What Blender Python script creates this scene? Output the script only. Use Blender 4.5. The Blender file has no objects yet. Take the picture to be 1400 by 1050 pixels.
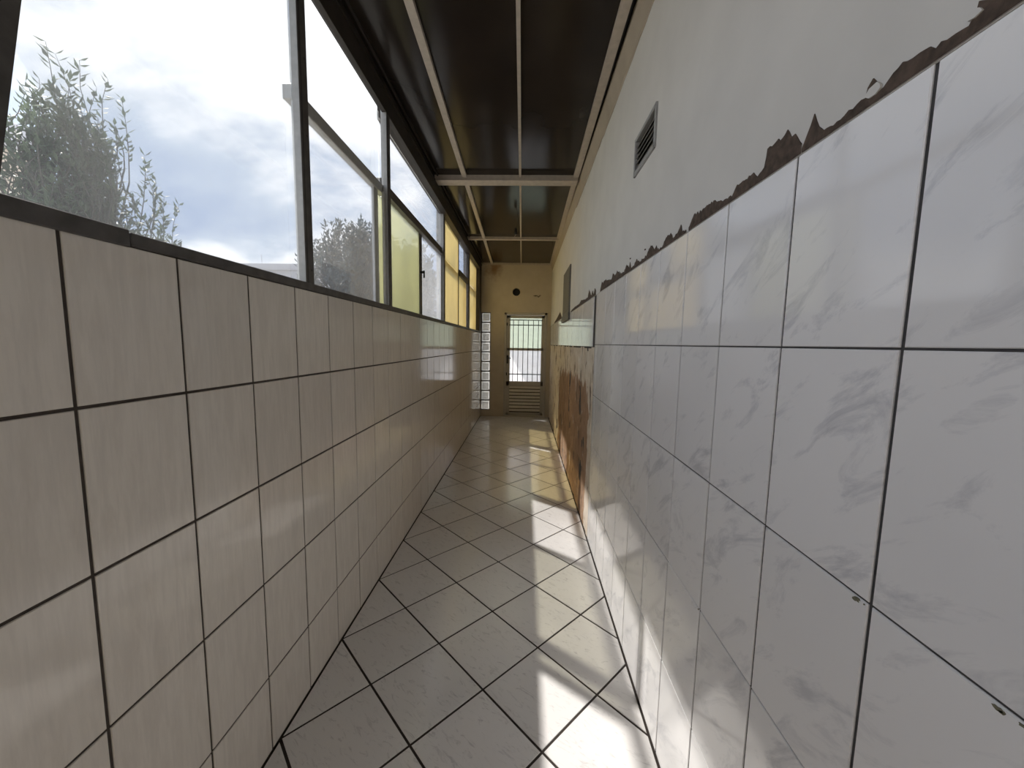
import bpy, bmesh, math, random
from mathutils import Vector, Matrix

# ------------------------------------------------------------------ camera, sky, sun, exposure
S = bpy.context.scene
COL = S.collection
cam_d = bpy.data.cameras.new('camera')
cam = bpy.data.objects.new('camera', cam_d)
COL.objects.link(cam)
S.camera = cam
cam_d.sensor_fit = 'HORIZONTAL'
cam_d.sensor_width = 36.0
cam_d.lens = 526.9 / 1400 * 36.0
cam_d.clip_start = 0.02
cam_d.clip_end = 500
rv = Vector((0.99928755, 0.03351604, 0.01735111))
uv = Vector((-0.02074929, 0.10386038, 0.99437543))
fv = Vector((-0.03152543, 0.99402701, -0.10448182))
m = Matrix.Identity(4)
for i in range(3):
    m[i][0], m[i][1], m[i][2] = rv[i], uv[i], -fv[i]
m[2][3] = 1.50956
cam.matrix_world = m

SUN_DIR = Vector((1.0, -0.75, -1.745)).normalized()      # the way the light travels
sun_d = bpy.data.lights.new('sun', 'SUN')
sun_d.energy = 5.8
sun_d.angle = math.radians(1.1)
sun_d.color = (1.0, 0.95, 0.88)
sun = bpy.data.objects.new('sun', sun_d)
COL.objects.link(sun)
sun.location = (-6, 6, 12)
sun.rotation_euler = SUN_DIR.to_track_quat('-Z', 'Y').to_euler()

W = bpy.data.worlds.new('sky')
S.world = W
W.use_nodes = True
wn, wl = W.node_tree.nodes, W.node_tree.links
wn.clear()
w_out = wn.new('ShaderNodeOutputWorld')
w_bg = wn.new('ShaderNodeBackground')
w_tc = wn.new('ShaderNodeTexCoord')
w_map = wn.new('ShaderNodeMapping')
w_map.inputs['Location'].default_value = (3.1383, 9.5866, 8.9666)
w_map.inputs['Scale'].default_value = (1.0, 1.0, 1.9)
w_no = wn.new('ShaderNodeTexNoise')
w_no.inputs['Scale'].default_value = 1.6
w_no.inputs['Detail'].default_value = 7
w_no.inputs['Roughness'].default_value = 0.55
w_no.inputs['Distortion'].default_value = 0.3
w_rp = wn.new('ShaderNodeValToRGB')
w_rp.color_ramp.elements[0].position = 0.40
w_rp.color_ramp.elements[0].color = (0.46, 0.57, 0.80, 1)
w_rp.color_ramp.elements[1].position = 0.545
w_rp.color_ramp.elements[1].color = (1.30, 1.32, 1.36, 1)
e = w_rp.color_ramp.elements.new(0.48)
e.color = (0.66, 0.76, 0.93, 1)
w_bg.inputs['Strength'].default_value = 0.76
wl.new(w_tc.outputs['Generated'], w_map.inputs['Vector'])
wl.new(w_map.outputs['Vector'], w_no.inputs['Vector'])
wl.new(w_no.outputs['Fac'], w_rp.inputs['Fac'])
wl.new(w_rp.outputs['Color'], w_bg.inputs['Color'])
wl.new(w_bg.outputs['Background'], w_out.inputs['Surface'])

S.view_settings.view_transform = 'Standard'
S.view_settings.look = 'None'
S.view_settings.gamma = 1.0
S.view_settings.use_curve_mapping = False
S.view_settings.exposure = 0.95

# ------------------------------------------------------------------ helpers
random.seed(11)


def mat(name):
    mt = bpy.data.materials.new(name)
    mt.use_nodes = True
    nt = mt.node_tree
    return mt, nt, nt.nodes['Principled BSDF'], nt.nodes['Material Output']


def nd(nt, typ, **kw):
    n = nt.nodes.new(typ)
    for k, v in kw.items():
        if k in n.inputs:
            n.inputs[k].default_value = v
        else:
            setattr(n, k, v)
    return n


def ramp(nt, fac, stops):
    r = nt.nodes.new('ShaderNodeValToRGB')
    els = r.color_ramp.elements
    while len(els) < len(stops):
        els.new(0.5)
    for el, (p, c) in zip(els, stops):
        el.position = p
        el.color = (c[0], c[1], c[2], 1) if len(c) == 3 else c
    nt.links.new(fac, r.inputs['Fac'])
    return r.outputs['Color']


def mixc(nt, fac, a, b, mode='MIX'):
    mx = nt.nodes.new('ShaderNodeMix')
    mx.data_type = 'RGBA'
    mx.blend_type = mode
    for sock, v in ((mx.inputs[0], fac), (mx.inputs[6], a), (mx.inputs[7], b)):
        if hasattr(v, 'is_linked'):
            nt.links.new(v, sock)
        elif isinstance(v, (int, float)):
            sock.default_value = v
        else:
            sock.default_value = (v[0], v[1], v[2], 1)
    return mx.outputs[2]


def coords(nt, rot=(0, 0, 0), scale=(1, 1, 1), per_object=True):
    tc = nt.nodes.new('ShaderNodeTexCoord')
    v = tc.outputs['Object']
    if per_object:
        oi = nt.nodes.new('ShaderNodeObjectInfo')
        mu = nd(nt, 'ShaderNodeMath', operation='MULTIPLY')
        mu.inputs[1].default_value = 43.0
        nt.links.new(oi.outputs['Random'], mu.inputs[0])
        ad = nd(nt, 'ShaderNodeVectorMath', operation='ADD')
        nt.links.new(v, ad.inputs[0])
        nt.links.new(mu.outputs[0], ad.inputs[1])
        v = ad.outputs[0]
    a = nt.nodes.new('ShaderNodeMapping')
    a.inputs['Rotation'].default_value = rot
    nt.links.new(v, a.inputs['Vector'])
    b = nt.nodes.new('ShaderNodeMapping')
    b.inputs['Scale'].default_value = scale
    nt.links.new(a.outputs[0], b.inputs['Vector'])
    return b.outputs[0]


def noise(nt, vec, scale, detail=4, rough=0.5, dist=0.0):
    n = nt.nodes.new('ShaderNodeTexNoise')
    n.inputs['Scale'].default_value = scale
    n.inputs['Detail'].default_value = detail
    n.inputs['Roughness'].default_value = rough
    n.inputs['Distortion'].default_value = dist
    nt.links.new(vec, n.inputs['Vector'])
    return n.outputs['Fac']


def bump(nt, bs, fac, strength, dist=0.01):
    b = nt.nodes.new('ShaderNodeBump')
    b.inputs['Strength'].default_value = strength
    b.inputs['Distance'].default_value = dist
    nt.links.new(fac, b.inputs['Height'])
    nt.links.new(b.outputs[0], bs.inputs['Normal'])


def plain(name, col, rough=0.6, metal=0.0, var=0.12, scale=14.0, bmp=0.0):
    mt, nt, bs, out = mat(name)
    v = coords(nt)
    f = noise(nt, v, scale, 5)
    lo = tuple(c * (1 - var) for c in col)
    hi = tuple(min(1, c * (1 + var)) for c in col)
    nt.links.new(ramp(nt, f, [(0.3, lo), (0.7, hi)]), bs.inputs['Base Color'])
    bs.inputs['Roughness'].default_value = rough
    bs.inputs['Metallic'].default_value = metal
    if bmp:
        bump(nt, bs, f, bmp)
    return mt


def shade_random(nt, col, amount):
    """a little tone difference from piece to piece"""
    oi = nt.nodes.new('ShaderNodeObjectInfo')
    mr = nd(nt, 'ShaderNodeMapRange')
    mr.inputs[3].default_value = 1 - amount
    mr.inputs[4].default_value = 1 + amount
    nt.links.new(oi.outputs['Random'], mr.inputs[0])
    vm = nd(nt, 'ShaderNodeVectorMath', operation='SCALE')
    nt.links.new(col, vm.inputs[0])
    nt.links.new(mr.outputs[0], vm.inputs['Scale'])
    return vm.outputs[0]


def mesh_obj(name, verts, faces, mt=None, parent=None, loc=(0, 0, 0), smooth=False):
    me = bpy.data.meshes.new(name)
    me.from_pydata([tuple(v) for v in verts], [], [tuple(f) for f in faces])
    me.update()
    if smooth:
        me.polygons.foreach_set('use_smooth', [True] * len(me.polygons))
    if mt:
        me.materials.append(mt)
    return link(name, me, parent, loc)


def link(name, me, parent=None, loc=(0, 0, 0)):
    o = bpy.data.objects.new(name, me)
    COL.objects.link(o)
    o.location = loc
    if parent:
        o.parent = parent
    return o


class MB:
    """collects boxes, tubes and prisms for ONE mesh object"""

    def __init__(self):
        self.bm = bmesh.new()

    def box(self, x0, x1, y0, y1, z0, z1, c=0.0):
        b = bmesh.new()
        r = bmesh.ops.create_cube(b, size=1)
        for v in r['verts']:
            v.co = Vector((x0 + (v.co.x + .5) * (x1 - x0), y0 + (v.co.y + .5) * (y1 - y0), z0 + (v.co.z + .5) * (z1 - z0)))
        if c:
            bmesh.ops.bevel(b, geom=list(b.edges), offset=c, segments=1, affect='EDGES')
        self.merge(b)
        return self

    def merge(self, b):
        mp = {v: self.bm.verts.new(v.co) for v in b.verts}
        for f in b.faces:
            nf = self.bm.faces.new([mp[v] for v in f.verts])
            nf.smooth = f.smooth
        b.free()

    def tube(self, pts, radii, n=8, cap=True, smooth=True):
        rings = []
        pts = [Vector(p) for p in pts]
        if not hasattr(radii, '__len__'):
            radii = [radii] * len(pts)
        for i, p in enumerate(pts):
            t = (pts[min(i + 1, len(pts) - 1)] - pts[max(i - 1, 0)]).normalized()
            a = t.orthogonal().normalized() if i == 0 else (a - t * a.dot(t)).normalized()
            b = t.cross(a)
            rings.append([self.bm.verts.new(p + (a * math.cos(2 * math.pi * k / n) + b * math.sin(2 * math.pi * k / n)) * radii[i]) for k in range(n)])
        for q in range(len(rings) - 1):
            for k in range(n):
                f = self.bm.faces.new((rings[q][k], rings[q][(k + 1) % n], rings[q + 1][(k + 1) % n], rings[q + 1][k]))
                f.smooth = smooth
        if cap:
            self.bm.faces.new(rings[0][::-1])
            self.bm.faces.new(rings[-1])
        return self

    def prism(self, poly, axis, a0, a1):
        """poly in the two remaining axes (in x,y,z order), extruded along axis"""
        def P(q, a):
            return {0: (a, q[0], q[1]), 1: (q[0], a, q[1]), 2: (q[0], q[1], a)}[axis]
        A = [self.bm.verts.new(P(q, a0)) for q in poly]
        B = [self.bm.verts.new(P(q, a1)) for q in poly]
        n = len(poly)
        self.bm.faces.new(A[::-1])
        self.bm.faces.new(B)
        for k in range(n):
            self.bm.faces.new((A[k], A[(k + 1) % n], B[(k + 1) % n], B[k]))
        return self

    def build(self, name, mt=None, parent=None, origin=(0, 0, 0)):
        bmesh.ops.recalc_face_normals(self.bm, faces=list(self.bm.faces))
        if any(origin):
            bmesh.ops.translate(self.bm, vec=-Vector(origin), verts=list(self.bm.verts))
        me = bpy.data.meshes.new(name)
        self.bm.to_mesh(me)
        self.bm.free()
        if mt:
            me.materials.append(mt)
        return link(name, me, parent, origin)


def empty(name, loc=(0, 0, 0)):
    o = bpy.data.objects.new(name, None)
    o.empty_display_size = 0.1
    COL.objects.link(o)
    o.location = loc
    return o


def tag(o, label=None, cat=None, group=None, kind=None):
    for k, v in (('label', label), ('category', cat), ('group', group), ('kind', kind)):
        if v:
            o[k] = v
    return o


# ------------------------------------------------------------------ materials
def tile_material(name, base, vein, rot, sc, scale, lo, hi, rough, dist=0.6, streak=None, spec=0.5):
    mt, nt, bs, out = mat(name)
    v = coords(nt, rot, sc)
    f = noise(nt, v, scale, 8, 0.68, dist)
    c = ramp(nt, f, [(lo, vein), (hi, base)])
    g = noise(nt, coords(nt), 3.0, 2)
    c = mixc(nt, ramp(nt, g, [(0.35, (0, 0, 0)), (0.7, (0.35, 0.35, 0.35))]), c, tuple(x * 0.9 for x in base))
    if streak:
        s = noise(nt, coords(nt, (0, 0, 0), (1, 14, 1.1)), 6.0, 4, 0.6)
        c = mixc(nt, ramp(nt, s, [(0.45, (0, 0, 0)), (0.75, (1, 1, 1))]), c, streak)
    c = shade_random(nt, c, 0.03)
    nt.links.new(c, bs.inputs['Base Color'])
    bs.inputs['Roughness'].default_value = rough
    bs.inputs['Specular IOR Level'].default_value = spec
    w = noise(nt, coords(nt), 5.0, 1)
    bump(nt, bs, w, 0.05, 0.004)
    return mt


M = {}
M['left_tile'] = tile_material('cream_wall_tile', (0.70, 0.65, 0.585), (0.62, 0.57, 0.51), (0, 0, 0), (1, 6, 1), 5.0, 0.35, 0.55, 0.10, 0.3, streak=(0.62, 0.575, 0.52))
M['right_tile'] = tile_material('veined_wall_tile', (0.83, 0.82, 0.83), (0.60, 0.60, 0.63), (math.radians(38), 0, 0), (1, 0.9, 2.6), 5.5, 0.33, 0.47, 0.09, 0.7)
M['floor_tile'] = tile_material('flecked_floor_tile', (0.82, 0.80, 0.79), (0.60, 0.58, 0.58), (0, 0, math.radians(35)), (1.0, 3.0, 1), 14.0, 0.33, 0.45, 0.16, 1.4, spec=0.65)
M['left_grout'] = plain('brown_grout', (0.05, 0.038, 0.03), 0.9, 0, 0.3, 30)
M['right_grout'] = plain('dark_grout', (0.055, 0.052, 0.052), 0.9, 0, 0.3, 30)
M['floor_grout'] = plain('floor_grout', (0.035, 0.026, 0.022), 0.9, 0, 0.3, 30)
M['alu'] = plain('bare_aluminium', (0.43, 0.43, 0.42), 0.42, 0.35, 0.08, 40)
M['alu_dark'] = plain('dark_aluminium', (0.085, 0.078, 0.074), 0.5, 0.2, 0.25, 25)
M['batten'] = plain('painted_batten', (0.50, 0.44, 0.38), 0.5, 0.1, 0.1, 25)
M['black'] = plain('black_metal', (0.012, 0.012, 0.013), 0.45, 0.3, 0.3, 30)
M['door_alu'] = plain('door_aluminium', (0.50, 0.47, 0.43), 0.5, 0.05, 0.06, 30)
M['slat'] = plain('pale_louvre_paint', (0.78, 0.74, 0.68), 0.5, 0, 0.05, 20)
M['wood_shade_brown'] = plain('dark_wood_and_shaded_wall', (0.026, 0.019, 0.015), 0.6, 0, 0.3, 12)  # head beam wood, also the shaded wall piece by the end wall
M['mortar'] = plain('bare_brown_mortar', (0.085, 0.06, 0.046), 0.95, 0, 0.45, 60, 0.5)
M['plaster'] = plain('white_plaster', (0.66, 0.645, 0.62), 0.85, 0, 0.04, 5, 0.12)
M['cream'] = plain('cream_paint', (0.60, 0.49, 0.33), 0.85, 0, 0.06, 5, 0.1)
M['cove'] = plain('shaded_cream_paint', (0.40, 0.345, 0.28), 0.85, 0, 0.08, 6, 0.15)  # cream darkened: the shade under the ceiling is put into this colour
M['vent_frame'] = plain('grey_plastic', (0.32, 0.32, 0.32), 0.5, 0, 0.08, 20)
M['cover'] = plain('grey_sheet_metal', (0.13, 0.126, 0.122), 0.55, 0.1, 0.12, 10)
M['pale_wall'] = plain('pale_render', (0.82, 0.84, 0.78), 0.9, 0, 0.06, 4)
M['bld_beige'] = plain('beige_render', (0.50, 0.42, 0.34), 0.9, 0, 0.08, 2)
M['bld_grey'] = plain('grey_concrete', (0.50, 0.50, 0.54), 0.9, 0, 0.08, 1)
M['ground'] = plain('concrete_ground', (0.36, 0.35, 0.32), 0.95, 0, 0.2, 1.5)
M['bark'] = plain('bark', (0.06, 0.055, 0.045), 0.9, 0, 0.3, 20)

# cream end wall with its rusty damp stain under the ceiling
mt, nt, bs, out = mat('stained_cream_paint')
tc = nt.nodes.new('ShaderNodeTexCoord')
f = noise(nt, coords(nt, per_object=False), 5, 5)
c = ramp(nt, f, [(0.3, (0.54, 0.47, 0.375)), (0.7, (0.61, 0.54, 0.44))])
dm = nd(nt, 'ShaderNodeVectorMath', operation='DISTANCE')
dm.inputs[1].default_value = (-0.66, 7.9, 2.97)
nt.links.new(tc.outputs['Object'], dm.inputs[0])
ad = nd(nt, 'ShaderNodeMath', operation='MULTIPLY_ADD')
ad.inputs[1].default_value = 0.35
nt.links.new(noise(nt, coords(nt, per_object=False), 9, 6), ad.inputs[0])
nt.links.new(dm.outputs['Value'], ad.inputs[2])
c = mixc(nt, ramp(nt, ad.outputs[0], [(0.20, (0.85, 0.85, 0.85)), (0.40, (0, 0, 0))]), c, (0.26, 0.14, 0.07))
sz = nd(nt, 'ShaderNodeSeparateXYZ')
nt.links.new(tc.outputs['Object'], sz.inputs[0])
ad2 = nd(nt, 'ShaderNodeMath', operation='MULTIPLY_ADD')
ad2.inputs[1].default_value = 0.3
nt.links.new(noise(nt, coords(nt, per_object=False), 6, 6), ad2.inputs[0])
nt.links.new(sz.outputs['Z'], ad2.inputs[2])
c = mixc(nt, ramp(nt, ad2.outputs[0], [(0.0, (0, 0, 0)), (1.0, (0, 0, 0))]), c, (0.30, 0.17, 0.09))
nt.links.new(c, bs.inputs['Base Color'])
bs.inputs['Roughness'].default_value = 0.85
M['end_wall'] = mt

# smoked ceiling sheet
mt, nt, bs, out = mat('smoked_sheet')
f = noise(nt, coords(nt), 2.0, 3)
nt.links.new(ramp(nt, f, [(0.3, (0.017, 0.013, 0.011)), (0.7, (0.028, 0.021, 0.017))]), bs.inputs['Base Color'])
bs.inputs['Roughness'].default_value = 0.15
bs.inputs['Specular IOR Level'].default_value = 0.15
M['sheet'] = mt

# wall stripped of its tiles: pale bedding, orange brickwork, dark gouges
mt, nt, bs, out = mat('stripped_masonry')
vv = coords(nt, per_object=False)
tc = nt.nodes.new('ShaderNodeTexCoord')
sp = nd(nt, 'ShaderNodeSeparateXYZ')
nt.links.new(tc.outputs['Object'], sp.inputs[0])
n1 = noise(nt, coords(nt, (0, 0, 0), (1, 1.6, 0.6), per_object=False), 3.2, 8, 0.72, 0.5)
n2 = noise(nt, vv, 9.0, 6, 0.6, 0.6)
n3 = noise(nt, coords(nt, (0, 0, 0), (1, 1.0, 0.35), per_object=False), 6.0, 5, 0.55, 0.8)
pale = ramp(nt, n2, [(0.3, (0.56, 0.46, 0.36)), (0.7, (0.76, 0.69, 0.61))])
orange = ramp(nt, n2, [(0.25, (0.25, 0.15, 0.09)), (0.6, (0.38, 0.235, 0.145)), (0.8, (0.47, 0.33, 0.23))])
# orange where z is low and y between 3.1 and 5.6
zz = nd(nt, 'ShaderNodeMapRange')
zz.inputs[1].default_value, zz.inputs[2].default_value = 1.35, 0.95
nt.links.new(sp.outputs['Z'], zz.inputs[0])
yy = nd(nt, 'ShaderNodeMapRange')
yy.inputs[1].default_value, yy.inputs[2].default_value = 6.3, 5.0
nt.links.new(sp.outputs['Y'], yy.inputs[0])
ym = nd(nt, 'ShaderNodeMapRange')
ym.inputs[1].default_value, ym.inputs[2].default_value = 3.0, 3.25
nt.links.new(sp.outputs['Y'], ym.inputs[0])
p1 = nd(nt, 'ShaderNodeMath', operation='MULTIPLY')
nt.links.new(zz.outputs[0], p1.inputs[0])
nt.links.new(yy.outputs[0], p1.inputs[1])
p2 = nd(nt, 'ShaderNodeMath', operation='MULTIPLY')
nt.links.new(p1.outputs[0], p2.inputs[0])
nt.links.new(ym.outputs[0], p2.inputs[1])
p3 = nd(nt, 'ShaderNodeMath', operation='MULTIPLY_ADD')
p3.inputs[1].default_value = 0.9
nt.links.new(p2.outputs[0], p3.inputs[0])
nt.links.new(n1, p3.inputs[2])
c = mixc(nt, ramp(nt, p3.outputs[0], [(0.84, (0, 0, 0)), (0.90, (1, 1, 1))]), pale, orange)
n4 = noise(nt, coords(nt, (0, 0, 0), (1, 1.8, 0.42), per_object=False), 5.0, 8, 0.7, 0.6)
c = mixc(nt, ramp(nt, n4, [(0.585, (0, 0, 0)), (0.62, (0.85, 0.85, 0.85))]), c, (0.68, 0.60, 0.52))
c = mixc(nt, ramp(nt, n3, [(0.385, (0.9, 0.9, 0.9)), (0.425, (0, 0, 0))]), c, (0.15, 0.105, 0.075))
nt.links.new(c, bs.inputs['Base Color'])
bs.inputs['Roughness'].default_value = 0.95
bump(nt, bs, n2, 0.5, 0.01)
M['stripped'] = mt


def glass(name, tint, haze, haze_col, gloss=1.0, pattern=0.0):
    """thin pane: clear part lets sun and view through, the dusty part scatters"""
    mt, nt, bs, out = mat(name)
    nt.nodes.remove(bs)
    tr = nd(nt, 'ShaderNodeBsdfTransparent')
    tr.inputs['Color'].default_value = (*[t ** 0.5 for t in tint], 1)
    tl = nd(nt, 'ShaderNodeBsdfTranslucent')
    tl.inputs['Color'].default_value = (*haze_col, 1)
    gl = nd(nt, 'ShaderNodeBsdfGlossy')
    gl.inputs['Roughness'].default_value = 0.05
    m1 = nt.nodes.new('ShaderNodeMixShader')
    f = noise(nt, coords(nt), 2.2, 5, 0.6)
    mr = nd(nt, 'ShaderNodeMapRange')
    mr.inputs[1].default_value, mr.inputs[2].default_value = 0.3, 0.7
    mr.inputs[3].default_value, mr.inputs[4].default_value = haze * 0.75, haze * 1.25
    nt.links.new(f, mr.inputs[0])
    fac = mr.outputs[0]
    nt.links.new(fac, m1.inputs[0])
    clear = tr.outputs[0]
    if pattern:
        rf_ = nd(nt, 'ShaderNodeBsdfRefraction')
        rf_.inputs['Color'].default_value = (*[t ** 0.5 for t in tint], 1)
        rf_.inputs['Roughness'].default_value = 0.5
        rf_.inputs['IOR'].default_value = 1.15
        m0 = nt.nodes.new('ShaderNodeMixShader')
        m0.inputs[0].default_value = pattern
        nt.links.new(clear, m0.inputs[1])
        nt.links.new(rf_.outputs[0], m0.inputs[2])
        clear = m0.outputs[0]
    nt.links.new(clear, m1.inputs[1])
    nt.links.new(tl.outputs[0], m1.inputs[2])
    fr = nd(nt, 'ShaderNodeFresnel')
    fr.inputs['IOR'].default_value = 1.45
    mu = nd(nt, 'ShaderNodeMath', operation='MULTIPLY')
    mu.inputs[1].default_value = 0.5 * gloss
    nt.links.new(fr.outputs[0], mu.inputs[0])
    m2 = nt.nodes.new('ShaderNodeMixShader')
    nt.links.new(mu.outputs[0], m2.inputs[0])
    nt.links.new(m1.outputs[0], m2.inputs[1])
    nt.links.new(gl.outputs[0], m2.inputs[2])
    nt.links.new(m2.outputs[0], out.inputs['Surface'])
    return mt


M['glass_clear'] = glass('dusty_clear_glass', (0.97, 0.98, 0.98), 0.035, (0.8, 0.84, 0.88))
M['glass_hazy'] = glass('hazy_clear_glass', (0.95, 0.96, 0.97), 0.04, (0.8, 0.82, 0.88))
M['glass_frost'] = glass('frosted_glass', (0.93, 0.94, 0.96), 0.20, (0.85, 0.87, 0.9))
M['glass_green'] = glass('yellow_green_glass', (0.92, 0.91, 0.76), 0.25, (0.60, 0.60, 0.33), pattern=0.3)
M['glass_yellow'] = glass('amber_glass', (0.93, 0.78, 0.40), 0.26, (0.86, 0.71, 0.38), pattern=0.30)
M['glass_door_top'] = glass('pale_green_door_glass', (0.88, 0.93, 0.82), 0.35, (0.85, 0.92, 0.78))
M['glass_door'] = glass('frosted_door_glass', (0.92, 0.91, 0.95), 0.35, (0.9, 0.88, 0.92))

# glass block
mt, nt, bs, out = mat('glass_block')
nt.nodes.remove(bs)
tl = nd(nt, 'ShaderNodeBsdfTranslucent')
tl.inputs['Color'].default_value = (0.8, 0.8, 0.8, 1)
tr = nd(nt, 'ShaderNodeBsdfTransparent')
tr.inputs['Color'].default_value = (0.8, 0.8, 0.8, 1)
gl = nd(nt, 'ShaderNodeBsdfGlossy')
gl.inputs['Roughness'].default_value = 0.1
m1 = nt.nodes.new('ShaderNodeMixShader')
f = noise(nt, coords(nt), 12, 3)
nt.links.new(ramp(nt, f, [(0.3, (0.35, 0.35, 0.35)), (0.7, (0.6, 0.6, 0.6))]), m1.inputs[0])
nt.links.new(tr.outputs[0], m1.inputs[1])
nt.links.new(tl.outputs[0], m1.inputs[2])
m2 = nt.nodes.new('ShaderNodeMixShader')
m2.inputs[0].default_value = 0.12
nt.links.new(m1.outputs[0], m2.inputs[1])
nt.links.new(gl.outputs[0], m2.inputs[2])
nt.links.new(m2.outputs[0], out.inputs['Surface'])
M['glass_block'] = mt


def leaf_material(name, dark, light):
    mt, nt, bs, out = mat(name)
    f = noise(nt, coords(nt), 6, 3)
    c = ramp(nt, f, [(0.3, dark), (0.7, light)])
    nt.links.new(c, bs.inputs['Base Color'])
    bs.inputs['Roughness'].default_value = 0.5
    tl = nd(nt, 'ShaderNodeBsdfTranslucent')
    nt.links.new(c, tl.inputs['Color'])
    mx = nt.nodes.new('ShaderNodeMixShader')
    mx.inputs[0].default_value = 0.35
    nt.links.new(bs.outputs[0], mx.inputs[1])
    nt.links.new(tl.outputs[0], mx.inputs[2])
    nt.links.new(mx.outputs[0], out.inputs['Surface'])
    return mt


M['leaf'] = leaf_material('leaf_green', (0.04, 0.065, 0.04), (0.10, 0.14, 0.08))
M['leaf_dark'] = leaf_material('leaf_dark_green', (0.028, 0.045, 0.05), (0.07, 0.10, 0.105))

# ------------------------------------------------------------------ dimensions (metres)
XL, XR, Y0, Y1, ZC = -0.900, 0.515, -1.5, 7.9, 3.10
TD = 0.008                       # how far a tile stands proud of its bed
SILL0, SILL1, HEAD = 1.7155, 1.745, 2.94

# ------------------------------------------------------------------ large structure
# ground outside, all round
g = MB().box(-90, 60, -60, 110, -0.30, -0.12).build('ground', M['ground'])
tag(g, 'bare concrete ground outside the passage', kind='structure')

# floor: bed of grout plus diagonal tiles
floor = MB().box(XL - 0.15, XR + 0.2, Y0 - 0.1, Y1 + 0.16, -0.12, -0.003).build('floor', M['floor_grout'])
tag(floor, 'floor of pale square tiles laid diagonally', kind='structure')
FS, FX, FY = 0.35183, -0.40203, 1.78515
h = FS * math.sqrt(.5)


def clip(poly, ax, val, keep_less):
    res = []
    for i in range(len(poly)):
        a, b = poly[i], poly[(i + 1) % len(poly)]
        ia = (a[ax] <= val) == keep_less
        ib = (b[ax] <= val) == keep_less
        if ia:
            res.append(a)
        if ia != ib:
            t = (val - a[ax]) / (b[ax] - a[ax])
            res.append((a[0] + t * (b[0] - a[0]), a[1] + t * (b[1] - a[1])))
    return res


def inset(poly, d):
    """shrink a convex polygon given anticlockwise"""
    lines = []
    n = len(poly)
    for i in range(n):
        a, b = Vector(poly[i]), Vector(poly[(i + 1) % n])
        t = (b - a).normalized()
        nn = Vector((-t.y, t.x))
        lines.append((a + nn * d, t))
    res = []
    for i in range(n):
        (p, t), (q, s) = lines[i - 1], lines[i]
        den = t.x * s.y - t.y * s.x
        if abs(den) < 1e-6:
            res.append((q.x, q.y))
        else:
            k = ((q.x - p.x) * s.y - (q.y - p.y) * s.x) / den
            r = p + t * k
            res.append((r.x, r.y))
    return res


def area(p):
    return 0.5 * sum(p[i][0] * p[(i + 1) % len(p)][1] - p[(i + 1) % len(p)][0] * p[i][1] for i in range(len(p)))


def tidy(p, eps=0.004):
    r = []
    for q in p:
        if not r or (abs(q[0] - r[-1][0]) + abs(q[1] - r[-1][1])) > eps:
            r.append(q)
    if len(r) > 1 and (abs(r[0][0] - r[-1][0]) + abs(r[0][1] - r[-1][1])) <= eps:
        r.pop()
    return r


whole = None
for a in range(-14, 26):
    for b in range(-20, 26):
        cx, cy = FX + (a - b) * h + 0.0, FY + (a + b) * h + h
        poly = [(cx, cy - h), (cx + h, cy), (cx, cy + h), (cx - h, cy)]
        full = poly
        for ax, val, less in ((0, XL + .001, False), (0, XR - .001, True), (1, Y0, False), (1, Y1 - .001, True)):
            poly = clip(poly, ax, val, less)
            if len(poly) < 3:
                break
        if len(poly) < 3:
            continue
        poly = tidy(poly)
        if len(poly) < 3 or area(poly) < 0.0012:
            continue
        top = inset(poly, 0.0048)
        if area(top) < 0.0004:
            continue
        is_full = abs(area(poly) - area(full)) < 1e-4
        rim = inset(poly, 0.0060)
        if area(rim) < 0.0003:
            rim = top
        tilt = random.uniform(-.0004, .0004)
        if is_full and whole is not None:
            o = link('floor_tile', whole, floor, (cx, cy, tilt))
        else:
            n = len(poly)
            vs = [(x - cx, y - cy, -.006) for x, y in top] + [(x - cx, y - cy, -.0012) for x, y in top] + [(x - cx, y - cy, 0) for x, y in rim]
            fs = [tuple(range(2 * n, 3 * n))]
            for k in range(n):
                j = (k + 1) % n
                fs += [(k, j, n + j, n + k), (n + k, n + j, 2 * n + j, 2 * n + k)]
            o = mesh_obj('floor_tile', vs, fs, M['floor_tile'], floor, (cx, cy, tilt))
            if is_full:
                whole = o.data

# walls
wl_ = MB().box(XL - 0.15, XL - TD + .0045, Y0, Y1 + .15, -0.12, SILL0 - .001).build('wall_left', M['left_grout'])
tag(wl_, 'low left wall of cream tiles under the windows', kind='structure')
wr_ = MB().box(XR + 0.016, XR + 0.20, Y0, Y1 + .15, -0.12, ZC + .25)
wr_.box(XR + TD * 0.4, XR + 0.017, Y0, 2.905, 0, 1.8755)
wr_.box(XR + TD * 0.6, XR + 0.017, 2.905, Y1, 1.482, 1.88)
wr_ = wr_.build('wall_right', M['right_grout'])
tag(wr_, 'right wall, white plaster over grey veined tiles', kind='structure')

# white plaster of the upper right wall, with the vent opening left free
VY0, VY1, VZ0, VZ1 = 1.675, 1.970, 2.317, 2.482
pl = MB()
for y0, y1, z0, z1 in ((Y0, VY0, 1.8745, ZC), (VY1, Y1, 1.8745, ZC), (VY0, VY1, 1.8745, VZ0), (VY0, VY1, VZ1, ZC)):
    pl.box(XR - .001, XR + .017, y0, y1, z0, z1)
pl.build('plaster', M['plaster'], wr_)

# tiles of the two long walls
tile_cache = {}


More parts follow.
